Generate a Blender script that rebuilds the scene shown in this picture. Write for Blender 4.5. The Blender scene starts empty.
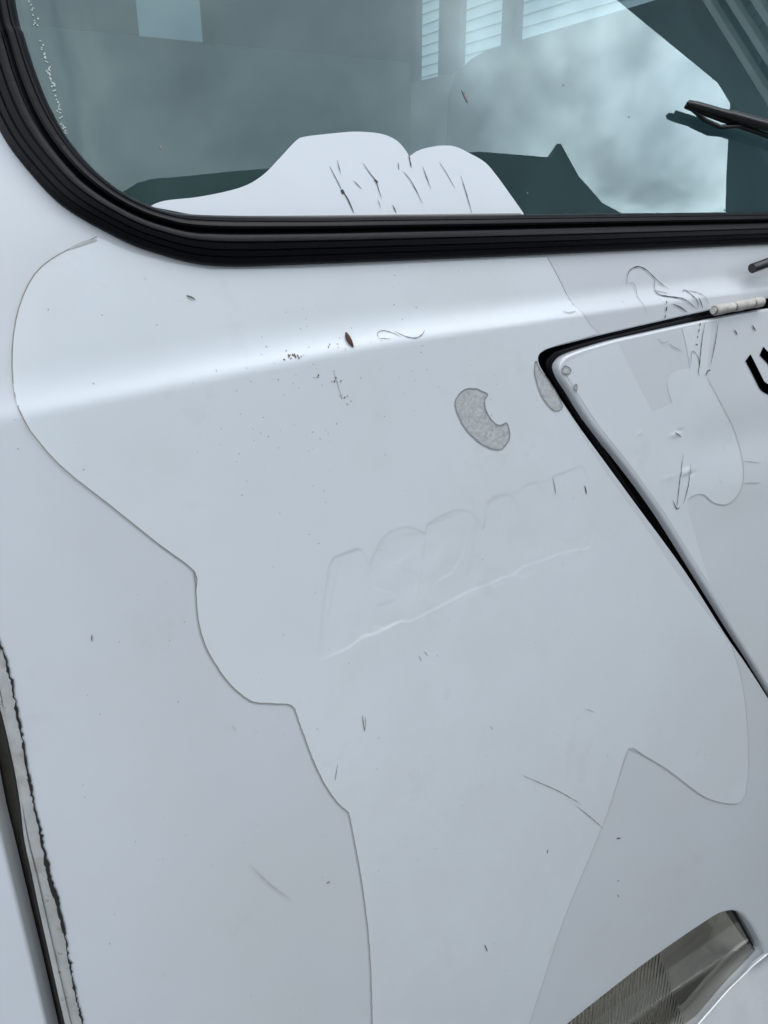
import bpy, bmesh, math, random
import numpy as np
from mathutils import Vector, Matrix
from mathutils.geometry import delaunay_2d_cdt
random.seed(7); rng=np.random.default_rng(7)
S=bpy.context.scene; C=S.collection
# ------------------------------------------------------------------ van frame: s along the front, V up the raked front, offset outwards
VU=np.array([1401,-314,769.]);VU/=np.linalg.norm(VU)
VN=np.array([-.5,-.15,.85]); VN-=VU*VN.dot(VU); VN/=np.linalg.norm(VN)
VD=np.cross(VN,VU)
RAKE=math.radians(10); Z0=1.62; MIDS=.95; CR,SR=math.cos(RAKE),math.sin(RAKE)
CAM=np.array([0,0,.66])
def W(p):
    p=np.asarray(p,float)
    return np.stack([p[...,0],p[...,1]*SR-p[...,2]*CR,Z0+p[...,1]*CR+p[...,2]*SR],-1)
def Wd(p): return W(p)-np.array([0,0,Z0])
# ------------------------------------------------------------------ camera
cam=bpy.data.cameras.new('camera'); co=bpy.data.objects.new('camera',cam); C.objects.link(co)
cam.sensor_fit='VERTICAL'; cam.sensor_height=24; cam.lens=24*769/1024; cam.clip_start=.02; cam.clip_end=400
def wcam(c): return Vector(Wd(np.array([c@VU,-(c@VD),-(c@VN)])))
rx=wcam(np.array([1.,0,0])); ry=wcam(np.array([0,-1.,0])); rz=wcam(np.array([0,0,-1.]))
M=Matrix((rx,ry,rz)).transposed().to_4x4(); M.translation=Vector(W(CAM)); co.matrix_world=M
S.camera=co
# ------------------------------------------------------------------ sky, sun, exposure
SUN_EL,SUN_AZ=math.radians(68),math.radians(125)
wd=bpy.data.worlds.new('World'); S.world=wd; wd.use_nodes=True; nt=wd.node_tree; nt.nodes.clear()
def N_(t,nt_,**k):
    n=nt_.nodes.new(t)
    for a,b in k.items(): setattr(n,a,b)
    return n
out=N_('ShaderNodeOutputWorld',nt); bg=N_('ShaderNodeBackground',nt); sky=N_('ShaderNodeTexSky',nt)
sky.sky_type='NISHITA'; sky.sun_disc=False; sky.sun_elevation=SUN_EL; sky.sun_rotation=SUN_AZ
tc=N_('ShaderNodeTexCoord',nt); mp=N_('ShaderNodeMapping',nt); mp.inputs['Scale'].default_value=(1,1,1.6); mp.inputs['Location'].default_value=(2.35,.4,.1)
n1=N_('ShaderNodeTexNoise',nt); n1.inputs['Scale'].default_value=2.6; n1.inputs['Detail'].default_value=9; n1.inputs['Roughness'].default_value=.6
n2=N_('ShaderNodeTexNoise',nt); n2.inputs['Scale'].default_value=11; n2.inputs['Detail'].default_value=6
r1=N_('ShaderNodeValToRGB',nt); r1.color_ramp.elements[0].position=.34; r1.color_ramp.elements[0].color=(7.3,7.9,8.7,1)
r1.color_ramp.elements[1].position=.66; r1.color_ramp.elements[1].color=(11.8,12.3,12.9,1)
r2=N_('ShaderNodeValToRGB',nt); r2.color_ramp.elements[0].position=.3; r2.color_ramp.elements[0].color=(.84,.86,.88,1)
r2.color_ramp.elements[1].position=.7; r2.color_ramp.elements[1].color=(1.15,1.15,1.15,1)
mul=N_('ShaderNodeMixRGB',nt,blend_type='MULTIPLY'); mul.inputs[0].default_value=1
mx=N_('ShaderNodeMixRGB',nt); mx.inputs[0].default_value=.88
L=nt.links.new
L(tc.outputs['Generated'],mp.inputs[0]); L(mp.outputs[0],n1.inputs[0]); L(mp.outputs[0],n2.inputs[0])
L(n1.outputs[0],r1.inputs[0]); L(n2.outputs[0],r2.inputs[0]); L(r1.outputs[0],mul.inputs[1]); L(r2.outputs[0],mul.inputs[2])
# bright cloud break added low in the sky for the windscreen to reflect
dt=N_('ShaderNodeVectorMath',nt,operation='DOT_PRODUCT'); nm=N_('ShaderNodeVectorMath',nt,operation='NORMALIZE'); L(tc.outputs['Generated'],nm.inputs[0]); L(nm.outputs[0],dt.inputs[0]); dt.inputs[1].default_value=(.760,-.440,.479)
mr=N_('ShaderNodeMapRange',nt); mr.interpolation_type='SMOOTHERSTEP'; mr.inputs[1].default_value=.93; mr.inputs[2].default_value=1.0; mr.inputs[3].default_value=0.; mr.inputs[4].default_value=1.; L(dt.outputs['Value'],mr.inputs[0])
n3=N_('ShaderNodeTexNoise',nt); n3.inputs['Scale'].default_value=9; n3.inputs['Detail'].default_value=3; n3.inputs['Roughness'].default_value=.5; L(nm.outputs[0],n3.inputs[0])
m3=N_('ShaderNodeMapRange',nt); m3.inputs[1].default_value=.36; m3.inputs[2].default_value=.66; m3.inputs[3].default_value=.9; m3.inputs[4].default_value=3.0; L(n3.outputs[0],m3.inputs[0])
ma=N_('ShaderNodeMath',nt,operation='MULTIPLY_ADD'); L(mr.outputs[0],ma.inputs[0]); L(m3.outputs[0],ma.inputs[1]); ma.inputs[2].default_value=1.
vs_=N_('ShaderNodeVectorMath',nt,operation='SCALE'); L(mul.outputs[0],vs_.inputs[0]); L(ma.outputs[0],vs_.inputs['Scale'])
L(sky.outputs[0],mx.inputs[1]); L(vs_.outputs[0],mx.inputs[2]); L(mx.outputs[0],bg.inputs[0]); bg.inputs[1].default_value=.13
L(bg.outputs[0],out.inputs[0])
sl=bpy.data.lights.new('sun','SUN'); sl.energy=.6; sl.angle=math.radians(26); sl.color=(1,.97,.93)
so=bpy.data.objects.new('sun',sl); C.objects.link(so)
# sun direction given by azimuth measured as in the sky texture
sd=Vector((math.sin(SUN_AZ)*math.cos(SUN_EL),math.cos(SUN_AZ)*math.cos(SUN_EL),math.sin(SUN_EL)))
so.rotation_euler=sd.to_track_quat('Z','Y').to_euler()
S.view_settings.view_transform='Standard'; S.view_settings.look='None'; S.view_settings.exposure=0.47; S.view_settings.gamma=1
S.cycles.max_bounces=10; S.cycles.transparent_max_bounces=16; S.cycles.use_denoising=True
# ------------------------------------------------------------------ surface functions (vectorised)
CRU=[-.4,0,.054,.131,.199,.294,.403,.527,.611,.737,.844,.979,2.3]
CRV=[-.05,-.034,-.030,-.024,-.018,-.010,-.002,.003,.007,.012,.015,.018,.03]
def sst(x): x=np.clip(x,0.,1.); return x*x*(3-2*x)
def spl(x,w): return w*np.logaddexp(0,x/w)
CRs=np.linspace(-.45,2.3,400); _k=np.interp(CRs,CRU,CRV); _k=np.convolve(np.pad(_k,12,'edge'),np.hanning(25)/np.hanning(25).sum(),'valid')
STX=np.linspace(0,1,101); STY=np.cumsum(sst(STX/.30)*(1-STX)**1.5); STY/=STY[-1]
def hgt(s,V):
    ss=np.where(s<MIDS,s,2*MIDS-s); vc=np.interp(s,CRs,_k)
    d=.0110*(.55+.45*sst(ss/.35))*sst((ss+.05)/.10); wid=.046-.015*sst((s-.25)/.5)
    h=-d*np.interp((V-vc+.012)/wid,STX,STY)
    h=h-.10*spl(V-vc-.02,.01)-.10*spl(V-.105,.01)
    b=np.maximum(-.35-V,0); return h-.10*b*b
U0,R=.16,.30
def P(s,V,off=0.):
    s=np.asarray(s,float); V=np.asarray(V,float)
    m=s>MIDS; q=np.where(m,2*MIDS-s,s); th=np.clip((U0-q)/R,0,math.pi/2); ex=np.maximum((U0-q)-R*math.pi/2,0)
    U=np.where(q>=U0,q,U0-R*np.sin(th)); w=-R*(1-np.cos(th))-ex; nu=-np.sin(th); nw=np.cos(th)
    U=np.where(m,2*MIDS-U,U); nu=np.where(m,-nu,nu)
    h=hgt(s,V)+off
    return np.stack([U+nu*h,V+0*s,w+nw*h],-1)
# the hatch lid stands 5 mm proud and carries a few small dents
DENTS=[]
def PH(s,V,off=0.):
    o=.005+np.zeros(np.broadcast(s,V).shape)
    for (a,b,ra,rb,d) in DENTS: o=o+d*np.exp(-((s-a)/ra)**2-((V-b)/rb)**2)
    return P(s,V,off+o)
def Nrm(fn,s,V,off=0.,e=.0012):
    a=fn(s+e,V,off)-fn(s-e,V,off); b=fn(s,V+e,off)-fn(s,V-e,off); n=np.cross(a,b)
    return n/np.linalg.norm(n,axis=-1,keepdims=True)
def hit(px,py,off=0.,fn=P):
    c=np.array([px-384,py-512,769.])/769; r=np.array([c@VU,-(c@VD),-(c@VN)])
    t=.66/-r[2]; s,V=r[0]*t,r[1]*t
    for _ in range(25):
        F=fn(s,V,off)-(CAM+r*t)
        if np.abs(F).max()<1e-6: break
        e=1e-4
        J=np.stack([(fn(s+e,V,off)-fn(s-e,V,off))/(2*e),(fn(s,V+e,off)-fn(s,V-e,off))/(2*e),-r],1)
        d=np.clip(np.linalg.solve(J,-F),-.06,.06); s+=d[0];V+=d[1];t+=d[2]
    return (float(s),float(V))
def hits(pts,off=0.,fn=P): return [hit(x,y,off,fn) for x,y in pts]
def crom(pts,n=6,closed=False):
    p=[np.array(q,float) for q in pts]; o=[]; m=len(p)
    for i in range(m if closed else m-1):
        if closed: a,b,c,d=p[i-1],p[i],p[(i+1)%m],p[(i+2)%m]
        else: a,b,c,d=p[max(i-1,0)],p[i],p[i+1],p[min(i+2,m-1)]
        for k in range(n):
            t=k/n; o.append(.5*((2*b)+(c-a)*t+(2*a-5*b+4*c-d)*t*t+(3*b-a-3*c+d)*t**3))
    if not closed: o.append(p[-1])
    return o
def dens(pts,step,closed=True):
    o=[]; m=len(pts)
    for i in range(m if closed else m-1):
        a=np.array(pts[i],float); b=np.array(pts[(i+1)%m],float); k=max(1,int(np.linalg.norm(b-a)/step))
        o+=[a+(b-a)*j/k for j in range(k)]
    if not closed: o.append(np.array(pts[-1],float))
    return o
def area(p):
    p=np.array(p); x,y=p[:,0],p[:,1]; return .5*float(np.sum(x*np.roll(y,-1)-y*np.roll(x,-1)))
def ccw(p): return list(p) if area(p)>0 else list(p)[::-1]
def inside(px,py,poly):
    poly=np.array(poly); r=np.zeros(px.shape,bool); j=len(poly)-1
    for i in range(len(poly)):
        xi,yi=poly[i]; xj,yj=poly[j]
        if yi!=yj: r^=((yi>py)!=(yj>py))&(px<(xj-xi)*(py-yi)/(yj-yi)+xi)
        j=i
    return r
def loop_dir(loop):      # outward unit direction in (s,V) of a CCW loop
    p=np.array(loop); t=np.roll(p,-1,0)-np.roll(p,1,0); d=np.stack([t[:,1],-t[:,0]],1); return d/np.maximum(np.linalg.norm(d,axis=1,keepdims=True),1e-9)
# ------------------------------------------------------------------ objects
def mesh_obj(name,co_,faces,mat,parent=None,normals=None,smooth=True):
    me=bpy.data.meshes.new(name); me.from_pydata([tuple(map(float,c)) for c in co_],[],[tuple(f) for f in faces])
    if mat: me.materials.append(mat)
    if smooth: me.polygons.foreach_set('use_smooth',[True]*len(me.polygons))
    me.update()
    if normals is not None: me.normals_split_custom_set_from_vertices([tuple(map(float,n)) for n in normals])
    o=bpy.data.objects.new(name,me); C.objects.link(o); o.parent=parent; return o
class MB:
    def __init__(s): s.v=[];s.f=[];s.n=[]
    def add(s,v,f,n):
        b=len(s.v); s.v+=list(v); s.f+=[tuple(i+b for i in q) for q in f]; s.n+=list(n)
    def build(s,name,mat,parent=None): return mesh_obj(name,s.v,s.f,mat,parent,s.n)
def sheet(mb,outer,holes=(),sg=None,vg=None,fn=P,off=0.,flip=False,step=.02):
    outer=ccw(outer); holes=[ccw(h) for h in holes]
    a=np.array(outer); lo,hi=a.min(0),a.max(0)
    if sg is None: sg=np.arange(lo[0]+step*.5,hi[0],step)
    if vg is None: vg=np.arange(lo[1]+step*.5,hi[1],step)
    X,Y=[q.ravel() for q in np.meshgrid(sg,vg)]; X=X+rng.uniform(-1e-5,1e-5,X.shape); k=inside(X,Y,outer)
    for h in holes: k&=~inside(X,Y,h)
    # keep grid points off the outlines
    al=np.concatenate([a]+[np.array(h) for h in holes]); X,Y=X[k],Y[k]
    if len(X):
        keep=np.ones(len(X),bool)
        for i in range(0,len(X),4000):
            dd=((X[i:i+4000,None]-al[None,:,0])**2+(Y[i:i+4000,None]-al[None,:,1])**2).min(1); keep[i:i+4000]=dd>.0012**2
        X,Y=X[keep],Y[keep]
    pts=[Vector((float(p[0]),float(p[1]))) for p in outer]; ed=[]; n=len(outer); ed+=[(i,(i+1)%n) for i in range(n)]
    for h in holes:
        b=len(pts); pts+=[Vector((float(p[0]),float(p[1]))) for p in h]; ed+=[(b+i,b+(i+1)%len(h)) for i in range(len(h))]
    pts+=[Vector((float(x),float(y))) for x,y in zip(X,Y)]
    vs,_,fs,_,_,_=delaunay_2d_cdt(pts,ed,[],0,1e-7)
    vs=np.array([(v.x,v.y) for v in vs]); F=np.array([f for f in fs if len(f)==3]); c=vs[F].mean(1)
    k=inside(c[:,0],c[:,1],outer)
    for h in holes: k&=~inside(c[:,0],c[:,1],h)
    F=F[k]; ar=np.cross(vs[F[:,1]]-vs[F[:,0]],vs[F[:,2]]-vs[F[:,0]]); F=np.where((ar<0)[:,None],F[:,::-1],F)
    co_=W(fn(vs[:,0],vs[:,1],off)); nn=Wd(Nrm(fn,vs[:,0],vs[:,1],off))
    if flip: F=F[:,::-1]; nn=-nn
    mb.add(co_,F.tolist(),nn)
def lip(mb,loop,outward=True,r=.003,depth=.012,fn=P,off=0.,closed=True,k=4):
    """rolled edge: outward=True folds away past the loop, False folds into the hole it bounds"""
    loop=ccw(loop); p=np.array(loop); d=loop_dir(loop)
    if not outward: d=-d
    p0=fn(p[:,0],p[:,1],off); nn=Nrm(fn,p[:,0],p[:,1],off); d3=fn(p[:,0]+d[:,0]*1e-3,p[:,1]+d[:,1]*1e-3,off)-p0
    sg=1 if outward else -1
    d3-=nn*(d3*nn).sum(1,keepdims=True); d3/=np.linalg.norm(d3,axis=1,keepdims=True)
    rows=[]; nr=[]
    for i in range(k+1):
        a=math.pi/2*i/k; rows.append(p0+d3*r*math.sin(a)-nn*r*(1-math.cos(a))); nr.append(nn*math.cos(a)+d3*math.sin(a))
    rows.append(rows[-1]-nn*depth); nr.append(d3)
    m=len(p); v=np.concatenate([W(q) for q in rows]); n=np.concatenate([Wd(q) for q in nr]); f=[]
    for i in range(len(rows)-1):
        for j in range(m):
            j2=(j+1)%m
            q=(i*m+j,(i+1)*m+j,(i+1)*m+j2,i*m+j2)
            f.append(q if outward else q[::-1])
    mb.add(v,f,n)
def ribbon(mb,path,w,fn=P,off=.0005,taper=True,jit=0.,n=3,step=.003):
    """a flat mark lying on the surface: path in (s,V)"""
    if len(path)>2 : path=crom(path,n)
    path=dens(path,step,False); p=np.array(path)
    if jit: p=p+rng.normal(0,jit,p.shape)
    t=np.gradient(p,axis=0); t/=np.maximum(np.linalg.norm(t,axis=1,keepdims=True),1e-9); d=np.stack([-t[:,1],t[:,0]],1)
    m=len(p); u=np.linspace(0,1,m); ww=np.full(m,w/2.)
    if taper: ww*=np.clip(np.sin(math.pi*np.clip(u,.03,.97))**.5,.15,1)*(1+.25*np.sin(u*37+p[0,0]*900)) if m>2 else 1
    l=p+d*ww[:,None]; r=p-d*ww[:,None]; q=np.concatenate([l,r])
    mb.add(W(fn(q[:,0],q[:,1],off)),[(i,m+i,m+i+1,i+1) for i in range(m-1)],Wd(Nrm(fn,q[:,0],q[:,1],off)))
def cyl(mb,a,b,r,seg=16,r2=None,cap=True):
    a=Vector(a);b=Vector(b);z=(b-a).normalized();x=z.orthogonal().normalized();y=z.cross(x); r2=r if r2 is None else r2
    v=[];n=[];f=[]
    for k in range(seg):
        t=2*math.pi*k/seg; d=x*math.cos(t)+y*math.sin(t); v+=[a+d*r,b+d*r2]; n+=[d,d]
    for k in range(seg): j=(k+1)%seg; f.append((2*k,2*j,2*j+1,2*k+1))
    if cap:
        for e,(c,rr,zz) in enumerate(((a,r,-z),(b,r2,z))):
            bb=len(v)
            for k in range(seg): t=2*math.pi*k/seg; v.append(c+(x*math.cos(t)+y*math.sin(t))*rr); n.append(zz)
            q=tuple(range(bb,bb+seg)); f.append(q if e else q[::-1])
    mb.add(v,f,n)
def tube(mb,pts,r,seg=10):
    pts=[Vector(p) for p in pts]; v=[];n=[];f=[]; x=None
    for i,p in enumerate(pts):
        z=(pts[min(i+1,len(pts)-1)]-pts[max(i-1,0)]).normalized()
        x=(z.orthogonal() if x is None else (x-z*x.dot(z))).normalized(); y=z.cross(x); rr=r[i] if hasattr(r,'__len__') else r
        for k in range(seg): t=2*math.pi*k/seg; d=x*math.cos(t)+y*math.sin(t); v.append(p+d*rr); n.append(d)
    for i in range(len(pts)-1):
        for k in range(seg): j=(k+1)%seg; f.append((i*seg+k,i*seg+j,(i+1)*seg+j,(i+1)*seg+k))
    f.append(tuple(range(seg))[::-1]); f.append(tuple(range((len(pts)-1)*seg,len(pts)*seg))); mb.add(v,f,n)
def boxo(name,lo,hi,mat,parent=None,bev=.0):
    bm=bmesh.new(); bmesh.ops.create_cube(bm,size=1)
    for v in bm.verts: v.co=Vector([(lo[i]+hi[i])/2+v.co[i]*(hi[i]-lo[i]) for i in range(3)])
    if bev: bmesh.ops.bevel(bm,geom=bm.edges[:],offset=bev,segments=3,profile=.7,affect='EDGES')
    me=bpy.data.meshes.new(name); bm.to_mesh(me); bm.free(); me.materials.append(mat)
    if bev:
        me.polygons.foreach_set('use_smooth',[True]*len(me.polygons)); me.set_sharp_from_angle(angle=math.radians(50))
    o=bpy.data.objects.new(name,me); C.objects.link(o); o.parent=parent; return o
def prism(name,poly,axis,a,b,mat,parent=None):
    """polygon in the two other axes, extruded from a to b along axis"""
    def mk(p,t): q=list(p); q.insert(axis,t); return q
    m=len(poly); v=[mk(p,a) for p in poly]+[mk(p,b) for p in poly]
    f=[tuple(range(m)),tuple(range(m,2*m))[::-1]]+[(i,m+i,m+(i+1)%m,(i+1)%m) for i in range(m)]
    bm=bmesh.new(); vs=[bm.verts.new(q) for q in v]
    for q in f: bm.faces.new([vs[i] for i in q])
    bmesh.ops.recalc_face_normals(bm,faces=bm.faces[:])
    me=bpy.data.meshes.new(name); bm.to_mesh(me); bm.free(); me.materials.append(mat)
    o=bpy.data.objects.new(name,me); C.objects.link(o); o.parent=parent; return o
def thing(name,label,cat,loc=(0,0,0),group=None):
    o=bpy.data.objects.new(name,None); o.empty_display_size=.1; C.objects.link(o); o['label']=label;o['category']=cat
    if group:o['group']=group
    return o
# ------------------------------------------------------------------ materials
def mat(name,base,rough=.5,metal=0.,var=.0,vscale=20.,bump=0.,bscale=200.,coat=0.,spec=.5,dirt=None):
    m=bpy.data.materials.new(name); m.use_nodes=True; t=m.node_tree; b=t.nodes['Principled BSDF']
    b.inputs['Roughness'].default_value=rough; b.inputs['Metallic'].default_value=metal; b.inputs['Specular IOR Level'].default_value=spec
    b.inputs['Coat Weight'].default_value=coat; b.inputs['Coat Roughness'].default_value=.2
    tc=N_('ShaderNodeTexCoord',t); g=tc.outputs['Object']; l=t.links.new
    col=N_('ShaderNodeRGB',t); col.outputs[0].default_value=(*base,1); c=col.outputs[0]
    if var:
        n=N_('ShaderNodeTexNoise',t); n.inputs['Scale'].default_value=vscale; n.inputs['Detail'].default_value=7; n.inputs['Roughness'].default_value=.62; l(g,n.inputs[0])
        r=N_('ShaderNodeValToRGB',t); r.color_ramp.elements[0].position=.3; r.color_ramp.elements[1].position=.7
        r.color_ramp.elements[0].color=(1-var,1-var*1.02,1-var*1.1,1); r.color_ramp.elements[1].color=(1,1,1,1); l(n.outputs[0],r.inputs[0])
        x=N_('ShaderNodeMixRGB',t,blend_type='MULTIPLY'); x.inputs[0].default_value=1; l(c,x.inputs[1]); l(r.outputs[0],x.inputs[2]); c=x.outputs[0]
    if dirt:   # fine specks and smears of grime
        for sc,th,col2,am in dirt:
            n=N_('ShaderNodeTexNoise',t); n.inputs['Scale'].default_value=sc; n.inputs['Detail'].default_value=5; n.inputs['Roughness'].default_value=.7; l(g,n.inputs[0])
            r=N_('ShaderNodeMapRange',t); r.inputs[1].default_value=th; r.inputs[2].default_value=th+.07; r.inputs[4].default_value=am; l(n.outputs[0],r.inputs[0])
            x=N_('ShaderNodeMixRGB',t); x.inputs[2].default_value=(*col2,1); l(r.outputs[0],x.inputs[0]); l(c,x.inputs[1]); c=x.outputs[0]
    l(c,b.inputs['Base Color'])
    if bump:
        n=N_('ShaderNodeTexNoise',t); n.inputs['Scale'].default_value=bscale; n.inputs['Detail'].default_value=4; l(g,n.inputs[0])
        q=N_('ShaderNodeBump',t); q.inputs['Strength'].default_value=1; q.inputs['Distance'].default_value=bump; l(n.outputs[0],q.inputs['Height']); l(q.outputs[0],b.inputs['Normal'])
        if coat: l(q.outputs[0],b.inputs['Coat Normal'])
    return m
PD=[(2.6,.50,(.62,.62,.60),.16),(9,.60,(.53,.54,.54),.16),(55,.68,(.42,.40,.36),.30),(240,.76,(.28,.25,.22),.45)]
m_paint=mat('white_paint',(.65,.685,.722),.40,var=.06,vscale=4,bump=.00010,bscale=110,coat=.12,dirt=PD)
m_film=mat('clear_film_over_paint',(.715,.763,.80),.36,var=.055,vscale=4.5,bump=.00012,bscale=75,coat=.16,dirt=PD)
m_hatch=mat('hatch_paint',(.665,.70,.735),.32,var=.05,vscale=6,bump=.00008,bscale=80,coat=.3,dirt=PD)
m_edge=mat('film_edge_grime',(.36,.34,.31),.7,var=.3,vscale=120)
m_edgel=mat('film_edge_pale',(.50,.52,.52),.5,var=.2,vscale=120)
m_crack=mat('crack_dark',(.085,.085,.09),.8,var=.5,vscale=300)
m_crackl=mat('crack_faint',(.34,.35,.36),.8,var=.4,vscale=200)
m_rubber=mat('black_rubber',(.005,.005,.008),.36,spec=.16,var=.35,vscale=60,bump=.0002,bscale=180,dirt=[(160,.72,(.10,.10,.10),.6)])
m_black=mat('dark_cavity',(.010,.010,.011),.8)
m_olive=mat('dirty_channel',(.055,.052,.040),.8,var=.5,vscale=60,bump=.0006,bscale=150)
m_strip=mat('seam_sealer',(.50,.51,.50),.6,var=.3,vscale=40,bump=.0006,bscale=120,dirt=[(25,.56,(.28,.24,.19),.4),(80,.6,(.10,.08,.06),.75)])
m_res=mat('adhesive_residue',(.60,.63,.64),.6,var=.38,vscale=260,bump=.0005,bscale=330,dirt=[(120,.62,(.22,.23,.24),.8)])
m_letter=mat('black_print',(.035,.038,.045),.5)
m_chip=mat('rust_chip',(.16,.10,.06),.9,var=.5,vscale=400)
m_hinge=mat('hinge_paint',(.62,.60,.56),.45,var=.35,vscale=110,bump=.0004,bscale=200,dirt=[(150,.62,(.22,.18,.13),.7)])
m_vinyl=mat('white_vinyl',(.70,.745,.79),.35,var=.03,vscale=12)
m_wiper=mat('wiper_black',(.012,.012,.013),.35,coat=.2)
m_chrome=mat('reflector_silver',(.90,.89,.87),.14,metal=.35,var=.25,vscale=14)
m_bezel=mat('bezel_silver',(.74,.77,.80),.32,metal=.35,var=.1,vscale=20,coat=.4)
m_recess=mat('recess_grey',(.26,.25,.22),.6,var=.2,vscale=30)
m_int=mat('interior_trim',(.36,.47,.48),.7,var=.12,vscale=8)
m_int2=mat('interior_upper_trim',(.17,.21,.28),.75,var=.12,vscale=6)
m_dash=mat('dash_dark',(.03,.036,.036),.7,var=.2,vscale=20)
m_bub=mat('pale_bubbles',(.50,.58,.52),.6)
m_tyre=mat('tyre_rubber',(.02,.02,.02),.85,bump=.002,bscale=60)
m_asph=mat('asphalt',(.13,.13,.13),.9,var=.3,vscale=3,bump=.004,bscale=140)
m_render=mat('dark_render',(.12,.145,.14),.85,var=.3,vscale=1.5,bump=.004,bscale=40)
m_siding=mat('siding_paint',(.55,.57,.60),.6,var=.12,vscale=4)
m_green=mat('green_porch_paint',(.04,.06,.056),.7,var=.3,vscale=3)
m_trim=mat('grey_trim',(.17,.18,.19),.6,var=.2,vscale=5)
m_slat=mat('slat_paint',(.85,.86,.84),.6,var=.25,vscale=6)
def glass(name,tint,ior,rough=0.,dust_haze=0.):
    m=bpy.data.materials.new(name); m.use_nodes=True; t=m.node_tree; t.nodes.clear(); l=t.links.new
    o=N_('ShaderNodeOutputMaterial',t); tr=N_('ShaderNodeBsdfTransparent',t); gl=N_('ShaderNodeBsdfGlossy',t); tr.inputs[0].default_value=(*tint,1)
    gl.inputs['Color'].default_value=(.76,.92,.93,1)
    gl.inputs['Roughness'].default_value=rough; fr=N_('ShaderNodeFresnel',t); fr.inputs[0].default_value=ior
    ge=N_('ShaderNodeNewGeometry',t); inv=N_('ShaderNodeMath',t,operation='SUBTRACT'); inv.inputs[0].default_value=1; l(ge.outputs['Backfacing'],inv.inputs[1])
    mu=N_('ShaderNodeMath',t,operation='MULTIPLY'); l(fr.outputs[0],mu.inputs[0]); l(inv.outputs[0],mu.inputs[1])
    mx=N_('ShaderNodeMixShader',t); l(mu.outputs[0],mx.inputs[0]); l(tr.outputs[0],mx.inputs[1]); l(gl.outputs[0],mx.inputs[2]); res=mx.outputs[0]
    if dust_haze:
        tc=N_('ShaderNodeTexCoord',t); n=N_('ShaderNodeTexNoise',t); n.inputs['Scale'].default_value=7; n.inputs['Detail'].default_value=10; n.inputs['Roughness'].default_value=.65; l(tc.outputs['Object'],n.inputs[0])
        r=N_('ShaderNodeMapRange',t); r.inputs[1].default_value=.35; r.inputs[2].default_value=.75; r.inputs[3].default_value=dust_haze*.5; r.inputs[4].default_value=dust_haze*1.6; l(n.outputs[0],r.inputs[0])
        df=N_('ShaderNodeBsdfDiffuse',t); df.inputs[0].default_value=(.38,.64,.60,1); m2=N_('ShaderNodeMixShader',t); l(r.outputs[0],m2.inputs[0]); l(res,m2.inputs[1]); l(df.outputs[0],m2.inputs[2]); res=m2.outputs[0]  # dusty film tinted teal, a painted haze that lifts the dark reflections
    l(res,o.inputs[0]); return m
m_glass=glass('windscreen_glass',(.70,.82,.82),1.85,0.,.034)
m_sglass=glass('side_glass',(.84,.86,.87),1.5)
m_rglass=glass('rear_glass',(.30,.33,.35),1.5)
m_lens=bpy.data.materials.new('headlight_lens_glass'); m_lens.use_nodes=True
_t=m_lens.node_tree; _t.nodes.clear(); _o=N_('ShaderNodeOutputMaterial',_t); _g=N_('ShaderNodeBsdfGlass',_t); _g.inputs['Color'].default_value=(.95,.94,.90,1); _g.inputs['IOR'].default_value=1.42; _g.inputs['Roughness'].default_value=.03; _t.links.new(_g.outputs[0],_o.inputs[0])
# ------------------------------------------------------------------ ground and buildings around
g=mesh_obj('ground',[(-80,-80,0),(80,-80,0),(80,80,0),(-80,80,0)],[(0,1,2,3)],m_asph,None,None,False); g['kind']='structure'
hb=thing('flat_roofed_building','dark rendered two-storey flat-roofed building reflected low in the windscreen','building')
prism('wall',[(-3,0),(7.39,0),(7.39,7.32),(7.32,7.32),(7.1,7.08),(6.0,7.14),(4.9,7.02),(3.1,6.82),(2.26,6.62),(1.7,6.3),(-3,4.4)],1,-5.,-9.,m_render,hb)
for i in range(4):
    for zz in (1.2,3.9):
        w=boxo('window',(-2.0+i*2.3,-5.02,zz),(-.9+i*2.3,-4.97,zz+1.3),m_trim,hb); boxo('pane',(-1.92+i*2.3,-4.968,zz+.08),(-.98+i*2.3,-4.962,zz+1.22),m_dash,w)
hs=thing('clapboard_house','pale clapboard house beside the van, seen through its side windows','house')
boxo('wall',(4.26,-1.40,0),(8.5,7.5,5.3),m_trim,hs)
nb=66; board=None
for i in range(nb):
    z=.1+i*.079
    if board is None:
        board=prism('siding_board',[(4.26,0),(4.235,0),(4.248,.079),(4.26,.079)],1,-1.38,7.5,m_siding,hs); board.location=(0,0,z)
    else:
        b=board.copy(); b.location=(0,0,z); C.objects.link(b); b.parent=hs
boxo('corner_board',(4.20,-1.46,0),(4.32,-1.30,5.3),m_trim,hs)
prism('verge_board',[(-1.40,3.84),(-1.69,4.97),(-1.69,5.6),(-.9,5.6),(-1.25,3.84)],0,4.10,4.20,m_trim,hs)
st=thing('porch','dark green enclosed porch against the clapboard house wall','porch')
prism('side_wall',[(-1.90,0),(-1.84,3.20),(-.2,3.20),(-.2,0)],0,4.06,4.2,m_green,st)
prism('sloping_parapet',[(-1.84,3.21),(-1.40,3.80),(.6,3.80),(.6,3.21)],0,4.09,4.195,m_green,st)
sc_=thing('slatted_screen','grey slatted balcony screen hung on the clapboard house','screen')
boxo('stile',(3.72,-1.24,3.02),(3.80,-1.10,5.4),m_trim,sc_)
boxo('rail',(3.73,-1.10,3.02),(3.79,1.4,3.14),m_trim,sc_)
slat=None
for i in range(28):
    if slat is None: slat=boxo('slat',(3.66,-1.07,3.15),(3.72,-1.04,5.4),m_slat,sc_)
    else: b=slat.copy(); b.location=(0,i*.088,0); C.objects.link(b); b.parent=sc_
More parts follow.
